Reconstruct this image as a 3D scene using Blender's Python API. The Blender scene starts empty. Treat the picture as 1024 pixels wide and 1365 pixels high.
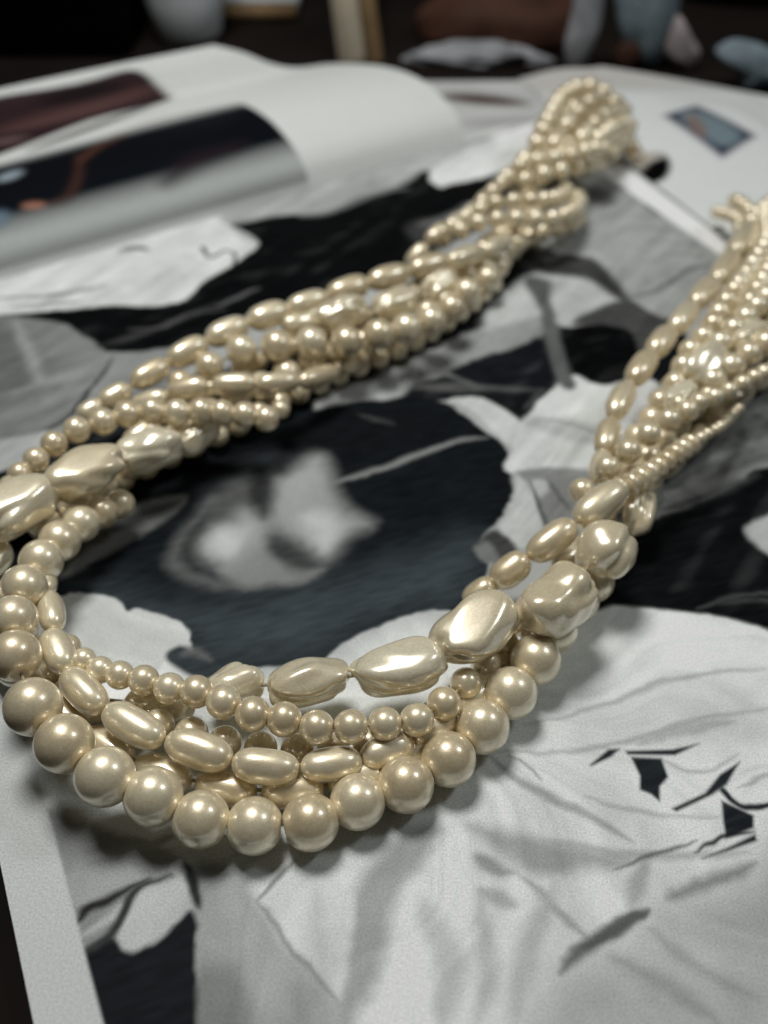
import bpy, bmesh, math, random
import numpy as np
from mathutils import Vector, Matrix, Quaternion

random.seed(7)
rng = np.random.default_rng(7)
scene = bpy.context.scene
COL = scene.collection
MM = 0.001

# ------------------------------------------------------------------ camera
CAM_H, PITCH, FPX = 127.0, math.radians(43.5), 1300.0      # mm, down-tilt, focal length in photo pixels
cam_d = bpy.data.cameras.new('camera')
cam_d.sensor_fit = 'HORIZONTAL'
cam_d.sensor_width = 36.0
cam_d.lens = FPX / 1024.0 * 36.0
cam_d.clip_start, cam_d.clip_end = 0.01, 20.0
cam_d.dof.use_dof = True
cam_d.dof.focus_distance = 0.139
cam_d.dof.aperture_fstop = 16.5
cam = bpy.data.objects.new('camera', cam_d)
COL.objects.link(cam)
cam.location = (0, 0, CAM_H * MM)
cam.rotation_euler = (math.pi / 2 - PITCH, 0, 0)
scene.camera = cam

# ------------------------------------------------------------------ world, lamps, exposure
world = bpy.data.worlds.new('World')
scene.world = world
world.use_nodes = True
bg = world.node_tree.nodes['Background']
bg.inputs['Color'].default_value = (0.95, 1.0, 1.0, 1)
bg.inputs['Strength'].default_value = 0.018


def lamp(name, loc, target, size, power, colour):
    d = bpy.data.lights.new(name, 'AREA')
    d.shape = 'SQUARE'
    d.size = size
    d.energy = power
    d.color = colour
    o = bpy.data.objects.new(name, d)
    COL.objects.link(o)
    o.location = loc
    o.rotation_euler = (Vector(target) - Vector(loc)).to_track_quat('-Z', 'Y').to_euler()
    return o


lamp('desk_lamp_light', (-0.075, 0.235, 0.43), (-0.01, 0.17, 0), 0.125, 1.47, (1.0, 0.995, 0.97))
lamp('room_lamp_light', (0.40, 0.22, 0.47), (0, 0.15, 0), 0.10, 0.55, (0.93, 0.98, 1.0))

scene.view_settings.view_transform = 'Standard'
scene.view_settings.look = 'None'
scene.view_settings.exposure = 0.0
scene.view_settings.gamma = 1.0
scene.view_settings.use_curve_mapping = False

# ------------------------------------------------------------------ photo geometry helpers (mm)
FW = np.array([0, math.cos(PITCH), -math.sin(PITCH)])
UP = np.array([0, math.sin(PITCH), math.cos(PITCH)])
RT = np.array([1.0, 0, 0])
CP = np.array([0, 0, CAM_H])


def ray(px, py):
    return FW * FPX + RT * (px - 512) - UP * (py - 682.5)


def un(px, py, z=0.0):
    """the point at height z that stands where the photograph shows (px, py)"""
    d = ray(px, py)
    return CP + d * ((z - CAM_H) / d[2])


def depth(p):
    return float((np.asarray(p) - CP).dot(FW))


# ------------------------------------------------------------------ object helpers
def link(name, me, mat, parent=None, **tags):
    o = bpy.data.objects.new(name, me)
    COL.objects.link(o)
    if mat is not None and len(me.materials) == 0:
        me.materials.append(mat)
    if parent is not None:
        o.parent = parent
        if parent.type == 'EMPTY' and parent.parent is None:
            o.location = -parent.location
    for k, val in tags.items():
        o[k] = val
    return o


def empty(name, loc, **tags):
    o = bpy.data.objects.new(name, None)
    COL.objects.link(o)
    o.location = loc
    o.empty_display_size = 0.01
    for k, val in tags.items():
        o[k] = val
    return o


def mesh_from(name, verts, faces, smooth=True):
    me = bpy.data.meshes.new(name)
    me.from_pydata([tuple(map(float, v)) for v in verts], [], faces)
    me.update()
    if smooth:
        for p in me.polygons:
            p.use_smooth = True
    return me


def bm_mesh(name, bm, smooth=True):
    me = bpy.data.meshes.new(name)
    bm.normal_update()
    bm.to_mesh(me)
    bm.free()
    if smooth:
        for p in me.polygons:
            p.use_smooth = True
    return me


def grid_mesh(name, P):
    """P: (rows, cols, 3) mm -> mesh; fast path for dense sheets"""
    r, c, _ = P.shape
    me = bpy.data.meshes.new(name)
    nv, nf = r * c, (r - 1) * (c - 1)
    me.vertices.add(nv)
    me.vertices.foreach_set('co', (P.reshape(-1) * MM).astype(np.float32))
    i = np.arange(nv).reshape(r, c)
    q = np.stack([i[:-1, :-1], i[:-1, 1:], i[1:, 1:], i[1:, :-1]], -1).reshape(-1)
    me.loops.add(nf * 4)
    me.loops.foreach_set('vertex_index', q.astype(np.int32))
    me.polygons.add(nf)
    me.polygons.foreach_set('loop_start', (np.arange(nf) * 4).astype(np.int32))
    me.update(calc_edges=True)
    me.validate()
    me.polygons.foreach_set('use_smooth', np.ones(len(me.polygons), dtype=bool))
    return me


# ------------------------------------------------------------------ materials
def s2l(c):
    c = np.asarray(c, dtype=float) / 255.0
    return np.where(c <= 0.04045, c / 12.92, ((c + 0.055) / 1.055) ** 2.4)


def nodes_of(name):
    m = bpy.data.materials.new(name)
    m.use_nodes = True
    nt = m.node_tree
    return m, nt, nt.nodes['Principled BSDF']


def mat_simple(name, col, rough=0.6, metallic=0.0, noise_scale=60.0, amount=0.25, bump=0.0):
    m, nt, p = nodes_of(name)
    tc = nt.nodes.new('ShaderNodeTexCoord')
    n = nt.nodes.new('ShaderNodeTexNoise')
    n.inputs['Scale'].default_value = noise_scale
    n.inputs['Detail'].default_value = 5
    nt.links.new(tc.outputs['Object'], n.inputs['Vector'])
    r = nt.nodes.new('ShaderNodeValToRGB')
    c = np.array(col)
    r.color_ramp.elements[0].position = 0.3
    r.color_ramp.elements[1].position = 0.7
    r.color_ramp.elements[0].color = (*(c * (1 - amount)), 1)
    r.color_ramp.elements[1].color = (*np.minimum(c * (1 + amount), 1), 1)
    nt.links.new(n.outputs['Fac'], r.inputs['Fac'])
    nt.links.new(r.outputs['Color'], p.inputs['Base Color'])
    p.inputs['Roughness'].default_value = rough
    p.inputs['Metallic'].default_value = metallic
    if bump:
        b = nt.nodes.new('ShaderNodeBump')
        b.inputs['Strength'].default_value = bump
        b.inputs['Distance'].default_value = 0.001
        nt.links.new(n.outputs['Fac'], b.inputs['Height'])
        nt.links.new(b.outputs['Normal'], p.inputs['Normal'])
    p.inputs['Specular IOR Level'].default_value = 0.15 if not metallic else 0.5
    return m


def mat_print(name, grain=0.26):
    """printed paper: ink colour from the sheet's own colour layer, halftone grain and a thin gloss"""
    m, nt, p = nodes_of(name)
    at = nt.nodes.new('ShaderNodeAttribute')
    at.attribute_name = 'ink'
    tc = nt.nodes.new('ShaderNodeTexCoord')
    n = nt.nodes.new('ShaderNodeTexNoise')
    n.inputs['Scale'].default_value = 3200
    n.inputs['Detail'].default_value = 2
    n.inputs['Roughness'].default_value = 0.8
    nt.links.new(tc.outputs['Object'], n.inputs['Vector'])
    mr = nt.nodes.new('ShaderNodeMapRange')
    mr.inputs['From Min'].default_value = 0.25
    mr.inputs['From Max'].default_value = 0.75
    mr.inputs['To Min'].default_value = 1 - grain
    mr.inputs['To Max'].default_value = 1 + grain
    nt.links.new(n.outputs['Fac'], mr.inputs['Value'])
    mx = nt.nodes.new('ShaderNodeVectorMath')
    mx.operation = 'SCALE'
    nt.links.new(at.outputs['Color'], mx.inputs[0])
    nt.links.new(mr.outputs['Result'], mx.inputs['Scale'])
    nt.links.new(mx.outputs['Vector'], p.inputs['Base Color'])
    p.inputs['Roughness'].default_value = 0.5
    p.inputs['Specular IOR Level'].default_value = 0.03
    n2 = nt.nodes.new('ShaderNodeTexNoise')
    n2.inputs['Scale'].default_value = 45
    n2.inputs['Detail'].default_value = 3
    nt.links.new(tc.outputs['Object'], n2.inputs['Vector'])
    b = nt.nodes.new('ShaderNodeBump')
    b.inputs['Strength'].default_value = 0.12
    b.inputs['Distance'].default_value = 0.002
    nt.links.new(n2.outputs['Fac'], b.inputs['Height'])
    nt.links.new(b.outputs['Normal'], p.inputs['Normal'])
    return m


def mat_pearl(name, lo, hi, rough=0.37, bump=0.035, metal=0.37):
    m, nt, p = nodes_of(name)
    tc = nt.nodes.new('ShaderNodeTexCoord')
    oi = nt.nodes.new('ShaderNodeObjectInfo')
    add = nt.nodes.new('ShaderNodeVectorMath')
    add.operation = 'ADD'
    sc = nt.nodes.new('ShaderNodeVectorMath')
    sc.operation = 'SCALE'
    sc.inputs[0].default_value = (37.0, 11.0, 23.0)
    nt.links.new(oi.outputs['Random'], sc.inputs['Scale'])
    nt.links.new(tc.outputs['Object'], add.inputs[0])
    nt.links.new(sc.outputs['Vector'], add.inputs[1])
    n = nt.nodes.new('ShaderNodeTexNoise')
    n.inputs['Scale'].default_value = 2.2
    n.inputs['Detail'].default_value = 6
    n.inputs['Roughness'].default_value = 0.7
    nt.links.new(add.outputs['Vector'], n.inputs['Vector'])
    mixr = nt.nodes.new('ShaderNodeMath')
    mixr.operation = 'MULTIPLY_ADD'
    nt.links.new(oi.outputs['Random'], mixr.inputs[0])
    mixr.inputs[1].default_value = 0.50
    nt.links.new(n.outputs['Fac'], mixr.inputs[2])
    r = nt.nodes.new('ShaderNodeValToRGB')
    r.color_ramp.elements[0].position = 0.35
    r.color_ramp.elements[1].position = 0.95
    r.color_ramp.elements[0].color = (*lo, 1)
    r.color_ramp.elements[1].color = (*hi, 1)
    nt.links.new(mixr.outputs[0], r.inputs['Fac'])
    n3 = nt.nodes.new('ShaderNodeTexNoise')
    n3.inputs['Scale'].default_value = 16
    n3.inputs['Detail'].default_value = 3
    n3.inputs['Roughness'].default_value = 0.8
    nt.links.new(add.outputs['Vector'], n3.inputs['Vector'])
    mr = nt.nodes.new('ShaderNodeMapRange')
    mr.inputs['From Min'].default_value = 0.25
    mr.inputs['From Max'].default_value = 0.75
    mr.inputs['To Min'].default_value = 0.80
    mr.inputs['To Max'].default_value = 1.18
    nt.links.new(n3.outputs['Fac'], mr.inputs['Value'])
    vs = nt.nodes.new('ShaderNodeVectorMath')
    vs.operation = 'SCALE'
    nt.links.new(r.outputs['Color'], vs.inputs[0])
    nt.links.new(mr.outputs['Result'], vs.inputs['Scale'])
    nt.links.new(vs.outputs['Vector'], p.inputs['Base Color'])
    p.inputs['Metallic'].default_value = metal
    p.inputs['Subsurface Weight'].default_value = 0.35
    p.inputs['Subsurface Radius'].default_value = (1.0, 0.72, 0.42)
    p.inputs['Subsurface Scale'].default_value = 0.0011
    p.inputs['Specular IOR Level'].default_value = 0.6
    p.inputs['Roughness'].default_value = rough
    p.inputs['Coat Weight'].default_value = 1.0
    p.inputs['Coat Roughness'].default_value = 0.17
    p.inputs['Coat IOR'].default_value = 2.0
    p.inputs['Sheen Weight'].default_value = 0.35
    p.inputs['Sheen Roughness'].default_value = 0.35
    p.inputs['Sheen Tint'].default_value = (1.0, 0.93, 0.78, 1)
    n2 = nt.nodes.new('ShaderNodeTexNoise')
    n2.inputs['Scale'].default_value = 9
    n2.inputs['Detail'].default_value = 5
    nt.links.new(add.outputs['Vector'], n2.inputs['Vector'])
    b = nt.nodes.new('ShaderNodeBump')
    b.inputs['Strength'].default_value = bump
    b.inputs['Distance'].default_value = 0.05
    nt.links.new(n2.outputs['Fac'], b.inputs['Height'])
    nt.links.new(b.outputs['Normal'], p.inputs['Normal'])
    return m


M_PRINT = mat_print('printed_paper')
M_TABLE = mat_simple('dark_table_wood', (0.007, 0.0042, 0.0028), 0.85, 0, 25, 0.5, 0.1)
M_BLOCK = mat_simple('page_edge_paper', (0.45, 0.44, 0.41), 0.8, 0, 400, 0.2)
M_PEARL = mat_pearl('ivory_pearl', (0.68, 0.55, 0.335), (0.90, 0.795, 0.57))
M_PEARL_FILL = mat_pearl('buried_pearl', (0.68, 0.55, 0.335), (0.90, 0.795, 0.57))
for nd in M_PEARL_FILL.node_tree.nodes:
    if nd.type == 'TEX_NOISE':
        nd.inputs['Scale'].default_value *= 350
    if nd.type == 'BUMP':
        nd.inputs['Distance'].default_value = 0.0002
M_BAROQUE = mat_pearl('pale_pearl', (0.74, 0.63, 0.41), (0.92, 0.84, 0.64), 0.27, 0.012, 0.2)
M_THREAD = mat_simple('beading_thread', (0.42, 0.35, 0.22), 0.8)
M_GOLD = mat_simple('aged_gold', (0.50, 0.31, 0.12), 0.35, 1.0, 200, 0.2)

# ------------------------------------------------------------------ the table
t = 2.0
me = mesh_from('table_top', [(-t, -0.6, -0.0030), (t, -0.6, -0.0030), (t, 2.4, -0.0030), (-t, 2.4, -0.0030)], [(0, 1, 2, 3)], False)
link('table_top', me, M_TABLE, kind='structure', label='dark brown wooden table top under the magazine')


# ------------------------------------------------------------------ ink: shapes printed on a sheet
def catmull(pts, closed, n=6):
    P = np.asarray(pts, float)
    N = len(P)
    out = []
    rngi = range(N) if closed else range(N - 1)
    for i in rngi:
        if closed:
            p0, p1, p2, p3 = P[(i - 1) % N], P[i], P[(i + 1) % N], P[(i + 2) % N]
        else:
            p0, p1, p2, p3 = P[max(i - 1, 0)], P[i], P[i + 1], P[min(i + 2, N - 1)]
        for k in range(n):
            s = k / n
            out.append(0.5 * ((2 * p1) + (-p0 + p2) * s + (2 * p0 - 5 * p1 + 4 * p2 - p3) * s * s + (-p0 + 3 * p1 - 3 * p2 + p3) * s ** 3))
    if not closed:
        out.append(P[-1])
    return np.array(out)


def vnoise(X, scale, seed):
    """smooth value noise on (n,2)"""
    g = np.random.default_rng(seed).random((64, 64))
    q = X / scale
    i = np.floor(q).astype(int)
    fxy = q - i
    fxy = fxy * fxy * (3 - 2 * fxy)
    x0, y0 = i[:, 0] % 64, i[:, 1] % 64
    x1, y1 = (x0 + 1) % 64, (y0 + 1) % 64
    a = g[x0, y0] * (1 - fxy[:, 0]) + g[x1, y0] * fxy[:, 0]
    b = g[x0, y1] * (1 - fxy[:, 0]) + g[x1, y1] * fxy[:, 0]
    return a * (1 - fxy[:, 1]) + b * fxy[:, 1]


class Sheet:
    """ink layer over sheet positions XY (n, 2) in mm; lift turns photo pixels into sheet mm"""

    def __init__(self, XY, lift, base):
        self.XY, self.lift = XY, lift
        self.WX = XY
        self.C = np.tile(self.ink(base), (len(XY), 1))

    @staticmethod
    def ink(c):
        if np.isscalar(c):
            c = (c * 0.985, c, c * 0.99)
        return s2l(c) / 0.70

    def _blend(self, idx, a, c):
        a = a[:, None]
        self.C[idx] = self.C[idx] * (1 - a) + self.ink(c) * a

    def near(self, P, m):
        lo, hi = P.min(0) - m, P.max(0) + m
        return np.nonzero((self.XY[:, 0] > lo[0]) & (self.XY[:, 0] < hi[0]) & (self.XY[:, 1] > lo[1]) & (self.XY[:, 1] < hi[1]))[0]

    def poly(self, pts, c, soft=0.5, op=1.0, smooth=True, wob=True):
        P = np.array([self.lift(*p) for p in pts])
        if smooth:
            P = catmull(P, True, 5)
        idx = self.near(P, soft)
        if len(idx) == 0:
            return
        X = (self.WX if wob else self.XY)[idx]
        d2 = np.full(len(X), 1e9)
        ins = np.zeros(len(X), bool)
        for i in range(len(P)):
            a, b = P[i], P[(i + 1) % len(P)]
            ab = b - a
            tt = np.clip(((X - a) @ ab) / max(ab @ ab, 1e-9), 0, 1)
            e = X - a - tt[:, None] * ab
            d2 = np.minimum(d2, (e * e).sum(1))
            if a[1] != b[1]:
                cnd = ((a[1] > X[:, 1]) != (b[1] > X[:, 1])) & (X[:, 0] < (b[0] - a[0]) * (X[:, 1] - a[1]) / (b[1] - a[1]) + a[0])
                ins ^= cnd
        sd = np.sqrt(d2) * np.where(ins, 1, -1)
        a = np.clip(sd / (2 * soft) + 0.5, 0, 1)
        a = a * a * (3 - 2 * a) * op
        self._blend(idx, a, c)
        return idx, a

    def stroke(self, pts, w, c, soft=0.4, op=1.0, taper=True):
        """w in mm (full width)"""
        P = catmull(np.array([self.lift(*p) for p in pts]), False, 6)
        idx = self.near(P, w / 2 + soft)
        if len(idx) == 0:
            return
        X = self.WX[idx]
        best = np.full(len(X), -1e9)
        n = len(P) - 1
        for i in range(n):
            a, b = P[i], P[i + 1]
            ab = b - a
            tt = np.clip(((X - a) @ ab) / max(ab @ ab, 1e-9), 0, 1)
            e = X - a - tt[:, None] * ab
            g = (i + tt) / n
            ww = w / 2 * (np.clip(np.sin(np.pi * np.clip(g, 0.02, 0.98)), 0, 1) ** 0.6 if taper else 1.0)
            best = np.maximum(best, ww - np.sqrt((e * e).sum(1)))
        a = np.clip(best / (2 * soft) + 0.5, 0, 1)
        a = a * a * (3 - 2 * a) * op
        self._blend(idx, a, c)

    def store(self, me):
        at = me.color_attributes.new('ink', 'FLOAT_COLOR', 'POINT')
        C = np.ones((len(self.C), 4), np.float32)
        K = self.C * (self.C / (self.C + 0.010))
        C[:, :3] = np.clip(K, 0.002, 0.86)
        at.data.foreach_set('color', C.reshape(-1))


# ------------------------------------------------------------------ the open magazine
R0, L0 = un(620, 190), un(0, 372)
US = (R0 - L0) / np.linalg.norm(R0 - L0)                   # along the spine
E0, E1 = un(45, 1365), un(0, 1150)
EL = (E1 - E0) / np.linalg.norm(E1 - E0)                   # along the page's left edge
P0 = E0 - EL * 78
NS = np.array([-US[1], US[0], 0])
ALEN = float((L0 - P0).dot(NS) / EL.dot(NS))
mag = empty('open_magazine', (0, 0.13, 0), category='magazine',
            label='open magazine with black and white fashion photographs lying under the pearl necklace')

a_rows = np.concatenate([np.arange(0, 24, 1.0), np.arange(24, 120, 0.22), np.arange(120, 165, 0.3), np.linspace(165, ALEN, int((ALEN - 165) / 0.42))])
b_cols = np.concatenate([np.arange(0, 135, 0.23), np.linspace(135, 215, int(80 / 0.5))])
PG = P0[None, None, :] + a_rows[:, None, None] * EL + b_cols[None, :, None] * US
XY = PG.reshape(-1, 3)[:, :2].copy()
sh = Sheet(XY, lambda px, py: un(px, py)[:2], 150)
wob = np.stack([vnoise(XY + 500, 4.0, 11) - 0.5 + 0.5 * (vnoise(XY + 500, 1.3, 12) - 0.5), vnoise(XY + 500, 4.0, 13) - 0.5 + 0.5 * (vnoise(XY + 500, 1.3, 14) - 0.5)], 1)
sh.WX = XY + wob * 0.8

# -- white frock in the lower half of the picture
frock = sh.poly([(-60, 800), (80, 795), (150, 800), (170, 816), (185, 812), (235, 828), (252, 850), (280, 885), (400, 885), (460, 855), (520, 828),
         (590, 812), (700, 806), (790, 812), (830, 809), (900, 814), (980, 828), (1060, 856), (1300, 1000), (1500, 1600), (600, 1900), (-100, 1700)], 203, 0.35, 1, False)
# frock folds
sh.poly([(1100, 1130), (1003, 1160), (897, 1197), (830, 1250), (700, 1400), (1200, 1500)], 158, 5, 0.9)
sh.poly([(620, 1098), (690, 1112), (800, 1136), (830, 1150), (735, 1168), (700, 1160), (660, 1130)], 152, 1.6)
sh.poly([(640, 1135), (686, 1160), (664, 1168), (630, 1150)], 146, 0.9)
sh.poly([(700, 870), (770, 900), (1050, 930), (1060, 1000), (700, 980)], 196, 4, 0.8)
for pts, w, c, so in [
    ([(650, 1000), (690, 1040), (760, 1075), (810, 1100), (845, 1122)], 1.6, 158, 0.9),
    ([(680, 1010), (705, 1022), (722, 1042)], 0.7, 150, 0.5),
    ([(720, 1120), (850, 1140), (1000, 1138)], 1.6, 172, 1.0),
    ([(700, 965), (790, 945), (900, 905), (1020, 890)], 1.2, 166, 0.9),
    ([(660, 1003), (760, 1002), (850, 985), (930, 960), (1030, 945)], 1.1, 168, 0.8),
    ([(850, 993), (900, 975), (980, 962)], 2.2, 172, 1.1),
    ([(780, 1060), (860, 1085), (960, 1090)], 1.0, 174, 0.8),
    ([(860, 1140), (850, 1180), (840, 1210)], 3.0, 164, 1.5),
    ([(690, 1165), (740, 1210), (790, 1255)], 1.4, 162, 0.9),
    ([(640, 1190), (690, 1210)], 2.5, 166, 1.2),
    ([(880, 1010), (930, 1030), (985, 1005)], 0.9, 168, 0.7),
    ([(980, 1050), (1030, 1030)], 0.8, 165, 0.6),
    ([(820, 1275), (900, 1320), (960, 1365)], 2.4, 150, 1.5),
    ([(870, 1240), (930, 1290), (1010, 1330)], 2.0, 150, 1.4),
    ([(560, 1200), (600, 1280), (590, 1365)], 5.0, 180, 2.5),
    ([(640, 1200), (650, 1290), (640, 1365)], 3.0, 176, 2.0),
    ([(740, 1180), (700, 1280), (680, 1360)], 3.5, 178, 2.0),
]:
    sh.stroke(pts, w * 0.85, c - 10, so * 0.62, 0.85)
sh.poly([(520, 1120), (560, 1100), (590, 1110), (540, 1180), (505, 1290), (470, 1380), (430, 1400), (452, 1320), (468, 1200)], 148, 1.6)
sh.poly([(343, 1201), (392, 1150), (430, 1150), (474, 1196), (462, 1270), (449, 1334)], 192, 0.8, 1, False)
sh.stroke([(420, 1190), (425, 1240), (432, 1290)], 2.2, 172, 1.4, 0.8)
sh.stroke([(341, 1201), (380, 1250), (420, 1300), (452, 1342)], 0.9, 112, 0.45)
sh.stroke([(343, 1200), (365, 1177), (395, 1148)], 0.8, 135, 0.4)
sh.poly([(256, 1160), (340, 1165), (341, 1201), (452, 1342), (440, 1420), (240, 1420), (262, 1300)], 152, 1.4)
sh.poly([(262, 1290), (330, 1300), (320, 1400), (250, 1400)], 118, 3.0)
sh.stroke([(400, 1310), (395, 1380)], 2.0, 138, 1.2)
sh.stroke([(300, 1180), (330, 1250), (350, 1340)], 3.0, 160, 2.0)
# lower left: dark cloth and pale folds next to the margin
sh.poly([(60, 1080), (120, 1100), (250, 1150), (262, 1215), (170, 1268), (112, 1280), (84, 1165)], 132, 1.0)
sh.poly([(84, 1165), (180, 1120), (250, 1150), (200, 1180), (110, 1215)], 150, 1.0)
sh.poly([(145, 1251), (180, 1195), (240, 1156), (259, 1214), (215, 1249), (168, 1267)], 172, 0.7)
sh.poly([(110, 1285), (146, 1249), (168, 1267), (215, 1250), (256, 1214), (264, 1290), (250, 1440), (130, 1440)], (24, 27, 30), 0.6)
sh.stroke([(98, 1234), (112, 1215), (150, 1196), (200, 1172)], 1.5, 45, 0.6)
sh.stroke([(112, 1272), (140, 1252), (165, 1215), (185, 1188), (230, 1165)], 1.5, 52, 0.6)
sh.stroke([(108, 1250), (135, 1230), (160, 1205)], 1.1, 165, 0.5)
sh.stroke([(250, 1150), (258, 1180), (266, 1210)], 1.6, 48, 0.6)
sh.stroke([(160, 1140), (220, 1118), (235, 1112)], 0.9, 150, 0.5)
# dark motifs on the frock
DK = (36, 40, 43)
for pts in [
    [(786, 1020), (811, 999), (827, 998), (815, 1009), (789, 1021)],
    [(834, 1001), (897, 999), (933, 991), (900, 1007), (837, 1006)],
    [(841, 1009), (882, 1011), (891, 1036), (880, 1049), (880, 1069), (868, 1059), (853, 1053), (853, 1034)],
    [(987, 1015), (969, 1046), (949, 1060), (902, 1082), (895, 1078), (940, 1057), (960, 1032)],
    [(962, 1067), (1005, 1087), (1005, 1104), (968, 1118), (964, 1094)],
    [(936, 1145), (972, 1129), (1007, 1112), (1009, 1121), (975, 1133)],
]:
    sh.poly(pts, DK, 0.36, 1, False, False)
sh.stroke([(963, 1055), (979, 1068), (999, 1077), (1030, 1070), (1050, 1050)], 0.95, DK, 0.36, 1, False)
sh.stroke([(928, 1136), (964, 1119), (1008, 1106)], 0.7, DK, 0.36)
sh.stroke([(815, 1158), (878, 1137), (930, 1123)], 0.55, 95, 0.35)
sh.stroke([(745, 1296), (788, 1258), (827, 1234), (864, 1217)], 2.2, 98, 0.8)
sh.stroke([(780, 1264), (830, 1233), (866, 1216)], 1.4, 84, 0.5)
sh.stroke([(890, 1200), (950, 1172), (1010, 1154)], 1.8, 130, 0.9)

# -- dark picture inside the loop (round dark shape with two pale soft shapes)
sh.poly([(-40, 560), (80, 560), (330, 480), (560, 380), (700, 330), (700, 480), (600, 530), (420, 560), (300, 640), (200, 700), (60, 800), (-60, 800)], (24, 26, 28), 1.0)
oval = sh.poly([(70, 785), (160, 700), (250, 630), (330, 580), (400, 546), (480, 531), (540, 529), (585, 533), (617, 551), (652, 577), (675, 600), (684, 632), (680, 664),
         (664, 694), (636, 728), (652, 760), (610, 810), (590, 812), (520, 828), (462, 855), (440, 872), (400, 886), (280, 890), (252, 850), (235, 828), (185, 812),
         (170, 816), (150, 800), (100, 796)], (22, 26, 28), 0.45)
sh.poly([(110, 780), (260, 815), (430, 780), (540, 750), (640, 720), (600, 800), (510, 825), (400, 878), (290, 880), (250, 840)], (64, 71, 75), 9, 0.85)  # sheen on the oval's lower part, put into the ink as a paler tone
sh.poly([(200, 640), (420, 560), (600, 550), (560, 600), (360, 620), (240, 680)], (20, 22, 24), 4, 0.8)
# torn white edge
sh.poly([(82, 797), (150, 799), (172, 818), (186, 811), (236, 828), (253, 850), (236, 872), (222, 880), (190, 900), (80, 905)], 182, 0.4)
sh.poly([(222, 880), (238, 862), (262, 868), (296, 892), (262, 906)], (50, 55, 58), 0.7)
sh.stroke([(245, 872), (262, 868), (280, 878)], 1.6, 92, 0.9, 0.8)
# soft pale shapes
sh.poly([(236, 736), (262, 680), (300, 640), (345, 612), (400, 612), (430, 640), (440, 755), (400, 780), (320, 786), (250, 768)], (52, 56, 58), 4, 0.8)
sh.poly([(278, 667), (309, 642), (334, 629), (340, 657), (331, 682), (303, 689), (281, 701)], 78, 2.2, 0.9)
sh.stroke([(285, 662), (253, 701), (232, 736), (244, 764), (294, 780), (340, 784)], 2.6, 92, 1.9, 0.8)
sh.stroke([(266, 700), (254, 735), (275, 758)], 3.0, 54, 1.6, 0.9)
sh.poly([(294, 764), (331, 782), (400, 776), (433, 757), (400, 757), (362, 736), (352, 706), (309, 742)], 118, 1.8)
sh.poly([(271, 727), (283, 708), (309, 695), (325, 681), (352, 694), (352, 713), (333, 729), (308, 750), (284, 744)], 148, 3.6)
sh.poly([(276, 724), (290, 706), (312, 704), (318, 722), (302, 740), (285, 738)], 176, 2.6, 0.9)
sh.poly([(366, 630), (394, 625), (418, 606), (434, 612), (442, 642), (460, 673), (493, 698), (466, 712), (442, 741), (419, 737), (387, 718), (357, 692), (361, 661)], 140, 3.2)
sh.poly([(400, 690), (430, 680), (455, 700), (440, 730), (420, 725)], 178, 2.4, 0.8)
sh.poly([(385, 640), (420, 630), (425, 665), (390, 675)], 150, 2.4, 0.8)
sh.poly([(336, 642), (362, 637), (361, 676), (351, 690), (334, 670)], 38, 2.0, 0.85)
sh.poly([(359, 713), (394, 726), (417, 745), (400, 762), (375, 746)], 62, 2.4, 0.85)
sh.stroke([(440, 645), (480, 632), (550, 610), (609, 588), (650, 582)], 1.5, 122, 0.7, 0.9)
sh.stroke([(480, 552), (505, 560), (525, 566)], 1.1, 70, 0.8, 0.7)
# leaf like shape at the bundle
sh.poly([(78, 772), (130, 705), (190, 670), (250, 660), (210, 700), (140, 742)], 96, 1.0)
sh.poly([(130, 712), (190, 680), (235, 668), (180, 702)], 66, 1.2)

# -- behind the round shape
sh.poly([(560, 520), (600, 468), (720, 418), (760, 436), (900, 420), (900, 560), (690, 560), (640, 540)], (22, 24, 26), 0.6)
sh.poly([(500, 500), (560, 470), (716, 410), (722, 449), (640, 480), (560, 510), (480, 530)], 128, 1.2)
sh.poly([(420, 545), (450, 512), (540, 506), (543, 523), (520, 532), (470, 534)], 150, 0.8)
sh.stroke([(545, 515), (600, 516), (650, 516), (725, 520)], 3.4, 74, 1.3)
sh.stroke([(560, 500), (590, 496), (630, 512)], 2.4, 96, 1.1)
sh.poly([(600, 492), (690, 462), (722, 452), (732, 512), (690, 516), (640, 512)], (24, 26, 29), 1.0)
sh.poly([(596, 533), (646, 532), (698, 566), (684, 598), (652, 567), (625, 545)], 172, 0.6)
sh.stroke([(700, 545), (712, 535), (724, 520)], 1.6, 60, 0.6)
# pale petals behind the right bundle
sh.poly([(761, 500), (804, 511), (870, 505), (900, 560), (840, 628), (684, 632), (684, 598), (703, 554), (738, 518)], 186, 0.6)
sh.poly([(702, 560), (760, 556), (810, 578), (800, 596), (720, 574)], 160, 1.6)
sh.stroke([(706, 556), (760, 565), (815, 588)], 0.7, 130, 0.5)
sh.poly([(686, 630), (800, 630), (780, 690), (740, 720), (716, 700)], 124, 1.0)
sh.poly([(690, 633), (724, 696), (693, 732), (664, 706), (683, 668)], 178, 0.6)
sh.poly([(700, 642), (730, 642), (724, 660), (706, 658)], 168, 1.0)
sh.stroke([(704, 640), (724, 690), (730, 702)], 0.9, 84, 0.5)
sh.stroke([(730, 640), (760, 680)], 0.9, 90, 0.6)
sh.poly([(632, 728), (662, 708), (692, 732), (670, 748), (650, 745)], 62, 0.9)
sh.poly([(634, 732), (650, 722), (664, 742), (650, 748)], 110, 0.9)

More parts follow.
